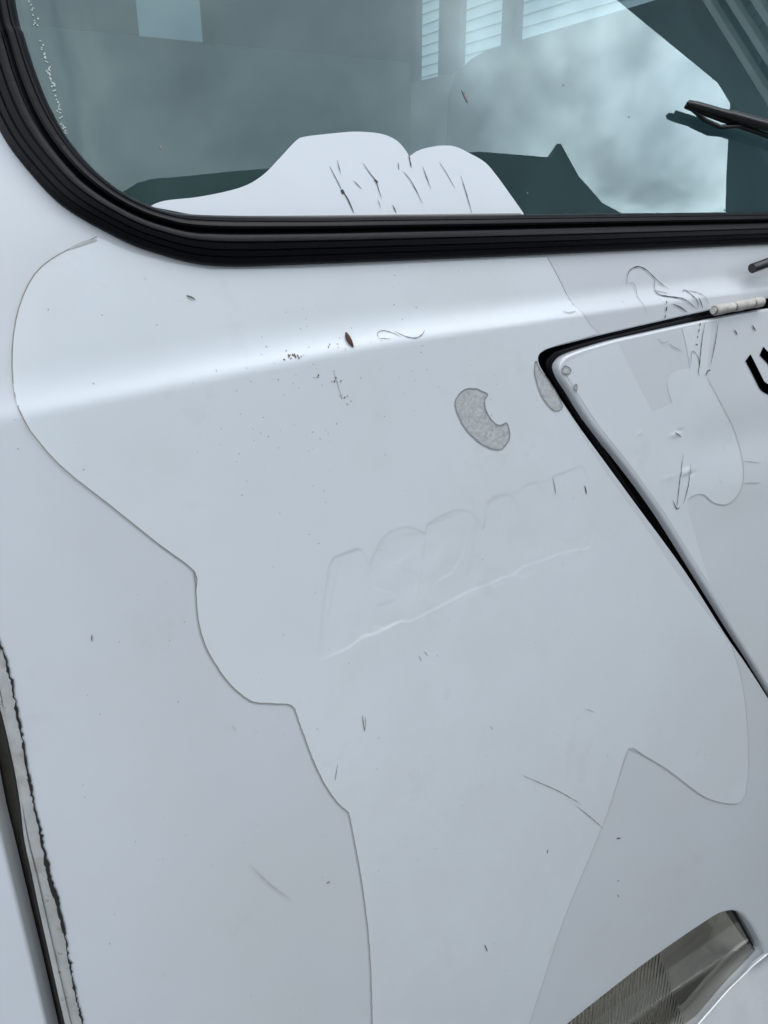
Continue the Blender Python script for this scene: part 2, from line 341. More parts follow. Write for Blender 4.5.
# ------------------------------------------------------------------ VAN
van=thing('van','white van front corner with peeling film, black windscreen seal and a front hatch','van')
OK=[(.95,.067),(.75,.067),(.55,.067),(.42,.0675),(.316,.068),(.23,.070),(.179,.083),(.145,.099),(.112,.121),(.09,.148),(.074,.175),(.065,.205),(.060,.245),(.058,.285),(.06,.5),(.065,.85),(.08,.93),(.13,.97),(.25,.985),(.6,.99),(.95,.99)]
IK=[(.95,.109),(.75,.1095),(.55,.110),(.42,.1105),(.324,.111),(.229,.113),(.196,.117),(.168,.129),(.145,.148),(.128,.171),(.117,.196),(.110,.222),(.105,.252),(.102,.285),(.102,.5),(.107,.84),(.118,.90),(.15,.93),(.25,.943),(.6,.948),(.95,.948)]
def full(k): return crom(k+[(2*MIDS-a,b) for a,b in k[::-1]][1:-1],7,True)
so_,si_=full(OK),full(IK)
so_,si_=np.array(so_),np.array(si_)
# windscreen seal: swept ridged profile (t across from outer to inner edge, height)
prof=[(0,-.004),(0,.002),(.015,.0045),(.05,.006),(.14,.0085),(.155,.0075),(.165,.0077),(.18,.009),(.27,.0103),(.285,.0088),(.298,.009),(.31,.0106),(.42,.0112),(.435,.0098),(.448,.0100),(.46,.0113),(.56,.0110),(.60,.0095),(.615,.004),(.70,.003),(.715,.0085),(.76,.0098),(.84,.0090),(.86,.0078),(.875,.0082),(.93,.0066),(.97,.0040),(1,.0005),(1.01,-.006)]
m=len(so_); rows=[P(so_[:,0]+(si_-so_)[:,0]*t,so_[:,1]+(si_-so_)[:,1]*t,h*1.0) for t,h in prof]
v=np.concatenate([W(r) for r in rows]); f=[(i*m+j,i*m+(j+1)%m,(i+1)*m+(j+1)%m,(i+1)*m+j) for i in range(len(prof)-1) for j in range(m)]
o=mesh_obj('windscreen_seal',v,[q[::-1] for q in f],m_rubber,van); 
if sum(p.normal.dot(Vector(Wd(np.array([0,0,1.])))) for p in o.data.polygons)<0: o.data.flip_normals()
o.data.set_sharp_from_angle(angle=math.radians(38))
# glass
gl=si_+(so_-si_)*.04; gl=gl.tolist(); mb=MB(); sheet(mb,gl,step=.03,off=-.004); sheet(mb,gl,step=.03,off=-.009,flip=True); mb.build('windscreen',m_glass,van)
# body front panel ------------------------------------------------
CRK=[(-6,630),(1,644),(8,665),(16,704),(24,747),(29,777),(36,812),(42,838),(50,876),(59,908),(65,933),(72,973),(79,1005),(84,1028)]
crk=crom(hits(CRK),4)
left=[(.004,1.02),(.004,.3),(.006,0.),(.004,-.15)]+[tuple(p) for p in crk if p[1]<-.20]
bl=left[-1]; left+=[(bl[0]-.02,-1.0),(bl[0]-.03,-1.50)]
right=[(2*MIDS-.004,-1.50),(2*MIDS-.004,1.02)]
panel_outer=dens(left+right,.012)
win_hole=(so_+(si_-so_)*.30).tolist()
# hatch outline and opening
HO=[(768,297),(740,302.5),(716,307.5),(688,313.5),(650,322),(605,332.5),(575,340),(552,346),(541,351),(537.5,357),(539,366),(546,378),(556,394),(566,409),(581,431),(606,465),(636,506),(683,570),(724,634),(745,664),(767,698)]
ho=hits(HO); ho=crom(ho,4); sh0=ho[0]; se=ho[-1]
def ext(sv0,sv1,s): k=(sv1[1]-sv0[1])/(sv1[0]-sv0[0]); return (s,sv1[1]+k*(s-sv1[0]))
ho_top=[(1.45,sh0[1]+.006),(1.2,sh0[1]+.004)]; d=np.array(ho[-1])-np.array(ho[-6]); d/=np.linalg.norm(d)
e1=np.array(se)+d*.17
ho_loop=dens(ho_top+[tuple(p) for p in ho]+[tuple(e1),(e1[0]+.03,e1[1]-.03),(1.42,e1[1]-.035),(1.45,e1[1])],.008)
HL=[(768,308.5),(740,313.5),(712,319.5),(680,326.5),(640,336.5),(605,346),(580,353),(566,357.5),(560,362),(558.5,369),(562,379),(570,392),(590,423),(610,455),(640,502),(680,566),(720,627),(768,698)]
HR=[(768,311),(740,316),(709,322),(680,328),(640,337),(618,342),(590,350),(573,356),(565,361),(562,368),(565,377),(574,391),(585,409),(599,429),(627,464),(661,511),(698,570),(733,627),(752,657),(772,690)]
hl=hits(HR,0,PH); hl=crom(hl,4); d=np.array(hl[-1])-np.array(hl[-6]); d/=np.linalg.norm(d); e2=np.array(hl[-1])+d*.17
hl_loop=dens([(1.442,hl[0][1]+.006),(1.2,hl[0][1]+.004)]+[tuple(p) for p in hl]+[tuple(e2),(e2[0]+.03,e2[1]-.027),(1.41,e2[1]-.03),(1.442,e2[1])],.006)
# headlight opening
HE=[(566,1024),(600,997),(640,966),(680,937.5),(700,924),(714,915),(724,910.5),(735,909),(744,912.5),(752,921),(760,934),(766,946),(768,954),(764,961),(756,970),(735,992),(706,1026)]
he=crom(hits(HE),4); vtop=he[0][1]; vbot=he[-1][1]
head_loop=dens([tuple(p) for p in he]+[(.45,vbot-.02),(.30,vbot-.02),(.28,vbot+.0),(.28,vtop-.02),(.30,vtop)],.008)
sg=np.concatenate([np.arange(-.06,1.3,.010),np.arange(1.32,1.9,.03)]); vg=np.concatenate([np.arange(-1.48,-.06,.016),np.arange(-.06,.10,.004),np.arange(.11,1.0,.03)])
mb=MB(); sheet(mb,panel_outer,[win_hole,ho_loop,head_loop],sg,vg)
lip(mb,ho_loop,False,.002,.003); lip(mb,head_loop,False,.005,.045); lip(mb,win_hole,False,.001,.012); lip(mb,panel_outer,True,.001,.010)
body=mb.build('front_panel',m_paint,van)
# main film with ghost lettering cut out of it
FILM=[(97,237),(60,254),(35,274),(19,308),(12.5,350),(15,395),(30,430),(60,465),(110,505),(160,545),(194,571),(195.5,590),(198,620),(205,645),(216,665),(230,684),(250,700.5),(270,703),(288,704),(294,708),(300,725),(312,758),(325,785),(338,803),(348,812),(352,830),(362,885),(369,945),(371.5,1000),(372,1040)]
F2=[(524,1040),(540,990),(565,915),(602,826),(615,788),(628,748.5),(645,756),(668,770),(690,787),(705,797),(722,802.5),(738,803),(745,795),(748,765),(746,715),(740,675),(731,646)]
F3=[(720,630.5),(680,578),(640,520),(610,479),(580,433),(556,395),(545.5,379),(538,366),(537,358),(545,349),(575,340),(598,333),(590,327),(573,305),(560,282),(547,257.5)]
F4=[(500,259),(400,264),(300,268.5),(210,269.5),(165,262),(130,252)]
h1=crom(hits(FILM),3);
fs=[tuple(p) for p in h1]+[tuple(p) for p in crom(hits(F2),3)]+[tuple(p) for p in crom(hits(F3),2)]+hits(F4)
film_loop=dens(fs,.006)
LET={'A':[(0,0),(.22,1),(.78,1),(1,0),(.68,0),(.62,.2),(.38,.2),(.32,0)],
'S':[(0,.08),(.3,0),(.75,.03),(1,.25),(.95,.5),(.62,.62),(.45,.70),(.9,.76),(.95,.93),(.6,1),(.2,.97),(0,.75),(.08,.5),(.45,.38),(.58,.28),(.08,.30)],
'P':[(0,0),(.34,0),(.34,.30),(.75,.34),(1,.55),(1,.82),(.8,1),(0,1)],
'U':[(0,1),(.3,1),(.3,.4),(.5,.28),(.7,.4),(.7,1),(1,1),(1,.3),(.8,.05),(.5,0),(.2,.05),(0,.3)],
'L':[(0,0),(1,0),(1,.28),(.36,.28),(.36,1),(0,1)]}
BL=[(318,657),(372,634),(414,617),(462,598),(505,582),(545,573),(590,561)]; TL=[(332,558),(366,547),(425,526),(470,509),(510,494),(548,479),(590,464)]
word='ASPAUL'; letters=[]
for i,ch in enumerate(word):
    x0,x1=i/6+.006,(i+1)/6-.006; pl=[]
    for (a,b) in LET[ch]:
        q=(x0+(x1-x0)*a)*6; bx=np.array([np.interp(q,range(7),[p[k] for p in BL]) for k in (0,1)]); tx=np.array([np.interp(q,range(7),[p[k] for p in TL]) for k in (0,1)])
        pl.append(tuple(bx+(tx-bx)*b))
    letters.append(hits(pl))
BLOCK=[(317.5,659),(320,640),(322,618),(324.5,595),(328,575),(331.6,560),(340,555),(357,549),(363,553),(369,564),(374,553),(380,542),(387,534),(397,529),(408,527),(420,531),(425,533),(427,525),(433,520),(447,513.5),(458,510),(468,511.5),(474,515),(479,523),(482,529),(485,520),(487,505),(492,498),(500,495),(508,495),(513,499),(520,512),(521,497),(523,487),(535.5,482.5),(540,489),(546,486),(552,477),(566,472),(580,466.5),(587,476),(590,500),(592,524),(590,546),(575,550),(561,553),(543,560),(524,566),(512,575),(502,577.5),(486,585),(472,589.5),(455,598),(439,606.5),(425,613.5),(411,620.5),(397,622),(384,629),(372,634),(362,636),(352,645),(335,653)]
blk=[tuple(p) for p in crom(hits(BLOCK),3,True)]
# raster of the recess, softened, then read back as a height
GS=.0006; ga=np.array(blk); g0=ga.min(0)-.02; gn=((ga.max(0)+.02-g0)/GS).astype(int); GX,GY=np.meshgrid(g0[0]+GS*np.arange(gn[0]),g0[1]+GS*np.arange(gn[1]),indexing='ij')
def blur(m,sg_):
    k=np.exp(-.5*(np.arange(-int(3*sg_),int(3*sg_)+1)/sg_)**2); k/=k.sum()
    m=np.apply_along_axis(lambda r:np.convolve(r,k,'same'),0,m); return np.apply_along_axis(lambda r:np.convolve(r,k,'same'),1,m)
G=.68*inside(GX.ravel(),GY.ravel(),blk).reshape(GX.shape)
for l_ in letters: G+=.32*inside(GX.ravel(),GY.ravel(),l_).reshape(GX.shape)
wear=blur(rng.normal(0,1,GX.shape),16); wear=np.clip(.85+.20*wear/wear.std(),.35,1.1)
fade=np.interp(GX,[g0[0],g0[0]+.10,ga[:,0].max()],[1,1,.5])
G=blur(G*wear*fade,1.45)+blur(rng.normal(0,1,GX.shape),6)*.10
def ghost(s,V):
    x=(np.asarray(s)-g0[0])/GS; y=(np.asarray(V)-g0[1])/GS; ok=(x>1)&(y>1)&(x<gn[0]-2)&(y<gn[1]-2)
    x=np.clip(x,1,gn[0]-2.01); y=np.clip(y,1,gn[1]-2.01); i=x.astype(int); j=y.astype(int); fx=x-i; fy=y-j
    v=G[i,j]*(1-fx)*(1-fy)+G[i+1,j]*fx*(1-fy)+G[i,j+1]*(1-fx)*fy+G[i+1,j+1]*fx*fy; e=np.clip(np.minimum.reduce([x,y,gn[0]-x,gn[1]-y])/20-.1,0,1)
    return np.where(ok,v*e,0)
FO=.00084
def PF(s,V,off=0.): return P(s,V,off+FO-.00074*ghost(s,V))
gx=np.arange(g0[0],ga[:,0].max()+.02,.0013); gy=np.arange(g0[1],ga[:,1].max()+.02,.0013)
fs_=np.concatenate([np.arange(0,gx[0],.012),gx,np.arange(gx[-1]+.01,1.2,.012)]); fv_=np.concatenate([np.arange(-1.2,gy[0],.016),gy,np.arange(gy[-1]+.006,-.06,.014),np.arange(-.06,.10,.004)])
mb=MB(); sheet(mb,film_loop,(),fs_,fv_,PF)
o=mb.build('clear_film',m_film,van); o['label']='old clear film with ghost lettering covering most of the panel'
# film edge lines
def line(name,px,w,m_,fn=P,off=.0009,taper=False,jit=0.,parent=van,n=3):
    mb=MB(); ribbon(mb,hits(px,0,fn),w,fn,off,taper,jit,n); return mb.build(name,m_,parent)
line('film_edge',FILM[:7],.0010,m_edge); line('film_edge',FILM[6:12],.0008,m_edge); 
line('film_edge',[(194,571),(195.5,590),(198,620),(205,645),(216,665),(230,684),(250,700.5),(270,703),(288,704),(294,708)],.0009,m_edge,jit=.00012)
line('film_edge',[(294,708),(300,725),(312,758),(325,785),(338,803),(348,812)],.0009,m_edge,jit=.00018)
line('film_edge',[(348,812),(352,830),(362,885),(369,945),(371.5,1000),(372,1040)],.0008,m_edge,jit=.00018)
line('film_edge',F2[:6],.0009,m_edgel); line('film_edge',F2[5:13],.0011,m_edgel); line('film_edge',F2[12:],.0010,m_edgel)
line('film_edge',[(547,257.5),(560,282),(573,305)],.0010,m_crackl); line('film_edge',[(573,305),(590,325),(598,333)],.0006,m_edgel)
# adhesive residue crescents
def blob(name,px,fn=P):
    lp=crom(hits(px,0,fn),3,True); lp=[p+rng.normal(0,.00025,2) for p in lp]; mb=MB(); sheet(mb,lp,step=.006,fn=fn,off=.0010); o=mb.build(name,m_res,van)
    mb=MB(); q=[tuple(p) for p in lp]; ribbon(mb,q+[q[0]],.0013,fn,.0014,False,.0001,1,.002); mb.build('residue_rim',m_crackl,o); return o
blob('adhesive_residue',[(454.6,406.5),(456.4,397),(463.7,390),(472.8,388.6),(481,391),(487,395),(483.7,400),(484.7,409),(489,418),(494.7,423.8),(501,425),(506,423),(509,433),(506.5,443),(498,449.7),(485.6,446.6),(472.8,437.4),(462,424.7)])
blob('adhesive_residue',[(535,361),(534,373.5),(540,394.5),(549,407),(556,411),(562,406.7),(556,394),(547,380),(538.5,368)])
blob('adhesive_residue',[(561.5,372),(563.5,366),(570,370),(568,374)],PH)
blob('adhesive_residue',[(573,386),(576,384.5),(575.5,392)],PH)
# cracks and scratches on the panel
DK=[([(626,284),(627,274),(631.5,268.5),(638,266.6),(645,269.5),(652,276),(658.5,282),(668,289)],1.1),([(628,283),(632.5,283),(635,288),(637,297),(643,305),(646,314)],.7),
([(654,280),(654,290),(658.5,294.5),(668,296.5),(681.7,298.4),(690,304),(696,309)],1.2),([(654,290),(667,293.5)],.9),([(672,304),(680,307.5),(686.5,312.5)],1.3),
([(681.7,291.7),(684.5,290),(693,296.5),(697,303),(697,309)],1.1),([(684.5,290),(697,292.6),(705,297.4),(708.6,305)],.8),([(698,297.4),(702,308)],1.5),([(666,301),(666,303.5)],1.2),([(666,307),(665.5,311)],2.),([(665,315),(664,318)],1.5),
([(522,775),(542,783.6),(560.5,792),(581,804)],1.0),([(576,806),(590,817),(602.6,828)],1.0),
([(378,338),(377,333),(383,330.5),(392,333),(400,337)],.8),([(394,331),(404,336),(415,338),(422,334),(424,330)],1.),([(378,338),(390,339)],.6),
([(552,477),(554,486),(555,494)],.9),([(584,485),(586,494)],1.3),([(362,715),(362.8,723),(364,731)],1.09),([(364.5,716),(365.2,724),(364,731)],.9),([(337,764),(334.5,780)],1.05),([(484,944),(487,951)],1.4),([(547,849),(547,853)],1.5),
([(586,709),(594,712)],.9),([(616,881),(619,880)],1.6),([(617,894),(618,897)],1.2),([(616,838),(620,838)],1.6),([(418,655),(421,661)],.9),([(424,651),(427,656)],1.0),([(92,634),(92,641)],1.1),([(490,726),(492,729)],.8)]
for p,w in DK: line('scratch',p,w*.00105,m_crack if w>=1.1 else m_crackl,off=.0012,taper=True,jit=.00008)
for p,w in [([(250,865),(272,886),(290,898)],.9),([(232,725),(236,731)],1.3)]: line('scuff',p,w*.001,m_edgel,off=.0011,taper=True)
# fine specks of grime and chips: uncountable
mb=MB()
for _ in range(230):
    x=random.uniform(15,740); y=random.uniform(270,1010)
    if random.random()<.35: x,y=random.gauss(330,60),random.gauss(385,60)
    s_,v_=hit(x,y)
    if inside(np.array([s_]),np.array([v_]),ho_loop)[0] or inside(np.array([s_]),np.array([v_]),head_loop)[0] or v_>.055 or s_<.03: continue
    a=random.uniform(0,3.1); l_=random.choice([.0006,.0009,.0014]); ribbon(mb,[(s_,v_),(s_+l_*math.cos(a),v_+l_*math.sin(a))],random.uniform(.0004,.0009),P,.0011,False)
o=mb.build('paint_specks',m_crackl,van); o['kind']='stuff'
mb=MB()
for cx,cy,n_,sd in [(293,357,12,3.0),(290,355,5,1.6),(333,346,5,3),(335,380,6,4),(327,882,6,1.6),(341,400,5,7),(316,377,3,2)]:
    for _ in range(n_):
        s_,v_=hit(random.gauss(cx,sd),random.gauss(cy,sd*.6)); a=random.uniform(0,3.1); l_=random.uniform(.0006,.0022); ribbon(mb,[(s_,v_),(s_+l_*math.cos(a),v_+l_*math.sin(a))],random.uniform(.0005,.0013),P,.0013,False)
o=mb.build('rusty_chips',m_chip,van); o['kind']='stuff'
mb=MB()
for px_,w_ in [([(97,240),(84,243),(70,249)],.0022),([(562,311),(568,313),(575,311)],.0022),([(333,372),(337,384),(341,397)],.0010)]: ribbon(mb,hits(px_),w_,P,.0012,True,.0001)
o=mb.build('grime_marks',m_edgel,van); o['kind']='stuff'
# cracked seam on the left edge, sealer strip, channel, door ------
mb=MB(); pth=[tuple(p) for p in crom(hits(CRK),6) if p[1]<-.2]
q=np.array(dens(pth,.0025,False)); wv=.0005+.0014*np.clip(np.interp(q[:,1],[-.63,-.52,-.47,-.43,-.36,-.2],[.15,.3,1.4,.6,.3,.15])+rng.normal(0,.28,len(q)),0,2); q=q+rng.normal(0,.0005,q.shape)
t=np.gradient(q,axis=0);t/=np.linalg.norm(t,axis=1,keepdims=True);d=np.stack([-t[:,1],t[:,0]],1); qq=np.concatenate([q+d*wv[:,None],q-d*wv[:,None]]); mm=len(q)
mb.add(W(P(qq[:,0],qq[:,1],.0011)),[(i,mm+i,mm+i+1,i+1) for i in range(mm-1)],Wd(Nrm(P,qq[:,0],qq[:,1]))); mb.build('seam_crack',m_black,van)
STR=[(-9,655),(0,686),(10,738),(20,788),(29,837),(40,878),(51,923),(60,960),(70,1000),(76,1026)]
BLK=[(-6,690),(3,716),(15,769),(21,805),(25,840),(32,872),(41,915),(50,955),(60,1000),(66,1026)]
DOR=[(-18,765),(-9,812),(-2,840),(9,885),(20,930),(31,975),(43,1026)]
def up_down(l): l=[tuple(p) for p in l]; a,b=l[0],l[-1]; return [(a[0]+.006,1.0),(a[0]+.004,.0)]+l+[(b[0]-.02,-1.0),(b[0]-.03,-1.50)]
e_c=up_down([tuple(np.array(p)+(.001,0)) for p in pth]); e_s=up_down(crom(hits(STR,-.002),3)); e_b=up_down(crom(hits(BLK,-.004),3)); e_d=up_down(crom(hits(DOR),3))
mb=MB(); sheet(mb,dens([(a+.006,b) for a,b in e_c]+e_s[::-1],.01),step=.02,off=-.0015); mb.build('seam_sealer_strip',m_strip,van)
mb=MB(); sheet(mb,dens(e_s+[(a-.001,b) for a,b in e_b][::-1],.01),step=.02,off=-.0045); rb=mb.build('pillar_flange',m_strip,van)
for k,wi,hh in ((.0,.0022,.0045),(.55,.0016,.0035)):
    mb=MB(); es=np.array(crom(hits(STR,-.002),3)); eb=np.array(crom(hits(BLK,-.004),3)); mi=min(len(es),len(eb)); pa=[W(P(x[0],x[1],-.004)) for x in dens([es[i]*(1-k)+eb[i]*k for i in range(mi)],.006,False)]; tube(mb,pa,wi*.55,6); mb.build('flange_bead',m_strip,rb)
mb=MB(); sheet(mb,dens([(a+.02,b) for a,b in e_b]+[(a-.02,b) for a,b in e_d][::-1],.015),step=.03,off=-.020); mb.build('door_gap_channel',m_olive,van)
mb=MB(); es=crom(hits([(x-1,y) for x,y in BLK],-.008),3); tube(mb,[W(P(p[0],p[1],-.010)) for p in es],.0032,8); mb.build('door_rubber',m_black,van)
# left door
sdv=[(-.315,1.0),(-.315,-1.50)]; dl=dens(e_d+sdv[::-1],.012); mb=MB(); sheet(mb,dl,step=.02); lip(mb,dl,True,.003,.014)
door=mb.build('door',m_paint,van); door['label']='white door edge at the left of the cab corner'
# side panels further back (flat, behind the rounded corner), with windows
cx0=U0-R
def side_wall(x0,x1,nm,wins):
    zs=[(.45),(2.22),(2.62),(2.98)]; y1=2.7
    prism(nm,[(.26-.02,.45),(.50,2.22),(y1,2.22),(y1,.45)],0,x0,x1,m_paint,van)
    prism(nm,[(.55,2.60),(.62,2.98),(y1,2.98),(y1,2.60)],0,x0,x1,m_paint,van)
    prism('front_pillar',[(.50,2.22),(.56,2.60),(.62,2.60),(.56,2.22)],0,x0,x1,m_paint,van)
    for a,b in wins: boxo('window_pillar',(x0,a,2.22),(x1,b,2.60),m_int2,van,.004)
    boxo('side_window',(x0+(x1-x0)*.4,.55,2.21),(x0+(x1-x0)*.5,y1-.04,2.61),m_sglass,van)
side_wall(cx0,cx0+.035,'side_panel',[(.95,1.02),(1.8,1.9),(2.5,2.7)])
side_wall(2*MIDS-cx0-.035,2*MIDS-cx0,'side_panel',[(.78,.86),(1.82,1.90),(2.16,2.30),(2.47,2.7)])
boxo('roof_panel',(cx0,.30,2.98),(2*MIDS-cx0,2.75,3.03),m_paint,van,.02)
mb=MB(); sheet(mb,dens([(-.315,1.0),(2.215,1.0),(2.215,1.38),(-.315,1.38)],.03),step=.04); mb.build('roof_brow',m_paint,van)
mb=MB(); sheet(mb,dens([(1.9,-1.50),(2.215,-1.50),(2.215,1.0),(1.9,1.0)],.03),step=.04); mb.build('corner_panel',m_paint,van)
for a_,b_ in ((-.31,.088),(1.812,2.21)):
    mb=MB(); sheet(mb,dens([(a_,.0),(b_,.0),(b_,1.0),(a_,1.0)],.03),step=.04,off=-.022); mb.build('pillar_lining',m_int2,van)
# rear wall with one window
XL,XR=cx0+.036,2*MIDS-cx0-.036
boxo('rear_lining',(XL,2.50,.5),(XR,2.54,2.295),m_int,van)
boxo('rear_upper_trim',(XL,2.50,2.296),(.865,2.54,2.97),m_int2,van); boxo('rear_upper_trim',(1.115,2.50,2.296),(XR,2.54,2.97),m_int2,van); boxo('rear_upper_trim',(.865,2.50,2.60),(1.115,2.54,2.97),m_int2,van)
boxo('rear_window_frame',(1.095,2.485,2.29),(1.13,2.499,2.62),m_dash,van)
boxo('rear_pane',(.865,2.515,2.296),(1.115,2.525,2.60),m_rglass,van)
boxo('roof_lining',(XL,.36,2.93),(XR,2.49,2.965),m_int2,van)
boxo('cab_floor',(XL,.1,.55),(XR,2.49,.60),m_dash,van)
prism('door_trim',[(2.10,1.7),(2.07,2.12),(2.02,2.19),(1.93,2.225),(1.84,2.24),(1.2,2.25),(.7,2.26),(.7,1.7)],0,1.90,1.985,m_int2,van)
# dashboard, steering wheel, seats
prism('dashboard',[(.10,.9),(.08,1.55),(.11,1.66),(.20,1.70),(.36,1.705),(.50,1.66),(.52,1.3),(.45,.9)],0,XL+.01,XR-.01,m_dash,van)
def seat(x0,x1):
    s_=boxo('seat',(x0,1.00,.95),(x1,1.50,1.20),m_int,van,.05); boxo('backrest',(x0+.01,1.42,1.15),(x1-.01,1.56,1.62),m_int,s_,.05); boxo('headrest',(x0+.12,1.43,1.621),(x1-.12,1.54,1.74),m_int2,s_,.04)
seat(.0,.52); seat(.68,1.2); seat(1.32,1.9)
mb=MB(); cc=Vector((.30,.62,1.56)); 
tube(mb,[cc+Vector((.2*math.cos(a),.2*math.sin(a)*.85,.2*math.sin(a)*.5)) for a in np.linspace(0,2*math.pi,41)],.014,10); cyl(mb,cc+Vector((-.2,0,0)),cc+Vector((.2,0,0)),.015,8); cyl(mb,cc,cc+Vector((0,-.10,-.25)),.03,12); mb.build('steering_wheel',m_dash,van)
# glass details: white vinyl remnant with cracks, edge bubbles
GO=-.004
VN_=[(150,206.5),(165,201),(200,197),(240,188),(262,176),(280,158),(296,141),(305,137),(330,134),(355,132),(380,134),(395,140),(404,149),(409,157)]
VN2=[(409,157),(420,150),(440,146),(455,147),(470,154),(485,163),(497,177),(510,195),(523,213.5)]
lp=[tuple(p) for p in crom(hits(VN_,GO),4)]+[tuple(p) for p in crom(hits(VN2,GO),4)][1:]; a,b=lp[-1],lp[0]
lp=dens(lp+[(a[0],.108),(.40,.108),(.24,.110)]+[(b[0]+.01,b[1]-.002)],.004); mb=MB(); sheet(mb,lp,step=.015,off=GO+.0008); lip(mb,lp,True,.0002,.0007,off=GO+.0008,k=2)
o=mb.build('white_vinyl_remnant',m_vinyl,van); o['label']='scalloped white vinyl remnant stuck to the bottom of the windscreen'
for p,w in [([(329,166.4),(336,180),(342,192)],1.1),([(342,191),(348,201),(353,213)],1.6),([(341,190),(343,194)],3.5),([(336.5,160.5),(340,174)],.8),([(353,181),(361,189)],.9),([(362,163),(369,173),(375,181),(378,190),(380.6,198)],1.),([(374,180),(377,183)],2.4),([(397.5,162.5),(398,170)],1.3),([(403,172),(412,184),(421.6,203.5)],1.),
 ([(421.6,166),(430,189)],.9),([(438.4,161.7),(446,174),(454,188)],.9),([(460,176),(466,195),(471,213)],1.),([(392,205),(395.5,213)],1.4),([(408,155),(410.7,168)],1.4),([(377,200),(380,208)],.6)]:
    mb=MB(); ribbon(mb,hits(p,GO),w*.00095,P,GO+.0014,True,.00006); mb.build('vinyl_crack',m_crack,o)
mb=MB(); ribbon(mb,[(b[0]+.012,.1128),(.30,.1117),(a[0]-.004,.1112)],.0010,P,GO+.0013,False); mb.build('vinyl_grime',m_edge,o)
mb=MB()
for k in range(70):
    t=random.random(); x=np.interp(t,[0,.4,.75,1],[27,44,56,66])+random.gauss(1.2,1.3); y=np.interp(t,[0,.4,.75,1],[-4,60,103,146]); s_,v_=hit(x,y,GO); ribbon(mb,[(s_,v_),(s_+.0013,v_+random.uniform(-.0008,.0008))],random.uniform(.0008,.0014),P,GO+.0005,False)
o=mb.build('edge_bubbles',m_bub,van); o['kind']='stuff'
mb=MB()
for x,y,w in [(160,147,.0016),(466,97,.002),(563,85,.0012),(329,125,.0009),(629,117,.0012),(231,82,.0012),(280,150,.0008),(527,193,.0012)]:
    s_,v_=hit(x,y,GO); ribbon(mb,[(s_,v_+w*.8),(s_+w*.5,v_-w)],w*.7,P,GO+.0006,False)
s_,v_=hit(462,90,GO); ribbon(mb,[(s_,v_),hit(465,96,GO),hit(468,103,GO)],.003,P,GO+.0007,True)
o=mb.build('glass_specks',m_crackl,van); o['kind']='stuff'
# hatch ---------------------------------------------------------
a,b=hit(685,472,0,PH); DENTS.append((a,b,.010,.004,.0014)); DENTS.append((a+.014,b-.004,.006,.003,-.0008)); DENTS.append((a-.03,b-.002,.012,.003,.0004))
a,b=hit(675,435,0,PH); DENTS.append((a,b,.008,.003,.0012)); DENTS.append((a+.010,b+.003,.006,.003,-.0008)); a,b=hit(638,433,0,PH); DENTS.append((a,b,.004,.0025,.0007))
a,b=hit(720,440,0,PH); DENTS.append((a+.03,b,.12,.03,-.0016)); DENTS.append((a+.06,b-.07,.14,.035,.0014)); DENTS.append((a-.1,b-.02,.05,.03,.0006))
al=np.array(hl_loop)
mb=MB(); sheet(mb,hl_loop,(),np.arange(.55,1.45,.008),np.concatenate([np.arange(-.8,-.3,.012),np.arange(-.3,-.1,.0035),np.arange(-.1,.02,.008)]),PH); lip(mb,hl_loop,True,.003,.010,PH)
hatch=mb.build('hatch',m_hatch,van); hatch['label']='slanting front hatch lid with part of a black letter'
fl=[tuple(p) for p in hl if p[0]<.95 and p[1]>-.5]
FH=[(712,321.5),(709,350),(707,378),(716,395),(725,412),(733,428),(739,447),(743,468),(741.5,486),(735,498),(725,504.5),(713,502.5),(704,495),(696,494.5),(689,498),(687,503),(692,525),(700,552),(712,590),(724,605),(730,617)]
FH0=[(618,343.5),(634,377),(652,411.5),(663,407),(672,403),(668,391),(667,381),(671,374),(680,369.5),(690,368.5),(687,350),(682,328.5)]
HLe=[(729,616),(700.5,571),(663,511),(629,464),(601,429),(587,409),(576,391),(567.5,377),(564.5,368),(567,362),(590,351.5),(605,347)]
fh=[tuple(p) for p in hits(FH0,0,PH)]+[tuple(p) for p in crom(hits(FH,0,PH),3)]+hits(HLe,0,PH)
mb=MB(); sheet(mb,dens(fh,.005),(),np.arange(.55,1.45,.008),np.concatenate([np.arange(-.8,-.3,.012),np.arange(-.3,-.1,.0035),np.arange(-.1,.02,.008)]),PH,.0004); mb.build('clear_film',m_film,hatch)
line('film_edge',FH[2:15],.0009,m_edgel,PH,parent=hatch)
for p,w in [([(704.7,322),(702,335),(699.6,355.5),(699,363.7),(697.6,372),(699,376)],1.1),([(717.4,322),(715,340),(710,364.7)],1.1),([(710,370),(707,371),(705,376)],1.6),([(690,363.7),(691.5,351.5),(696,354.5)],.9),([(696,354.5),(698.5,360),(698.5,368)],1.2),([(699.6,323),(699,326)],1.6),([(698.5,329),(698,332)],1.3),([(697,336),(696.5,338)],1.2),([(695,344),(697,345)],1.),
 ([(682.6,454.6),(680,475),(678,490),(676,508.6)],1.),([(690,464),(687.5,486),(682.6,504)],1.),([(672,500),(676,508.6),(679,507)],1.1),([(743,461),(752,462),(760,463)],.7),([(743,483),(760,483)],.7),([(733.7,329.6),(736.7,335)],1.4),([(751.4,325),(755,331)],1.6),([(657,338),(662,343),(668,341)],.8),([(668,343),(673,347),(681,351)],.8),([(674,432),(681,437)],1.0)]:
    line('scratch',p,w*.0011,m_crack if w>=1 else m_crackl,PH,.0012,True,.00008,hatch)
mb=MB(); lt=hits([(747.5,357.5),(753,368),(758.5,379),(762,385.5),(768,389.5),(774,390.5),(779,387),(780,381),(777,373),(770,361),(761,351)],0,PH)
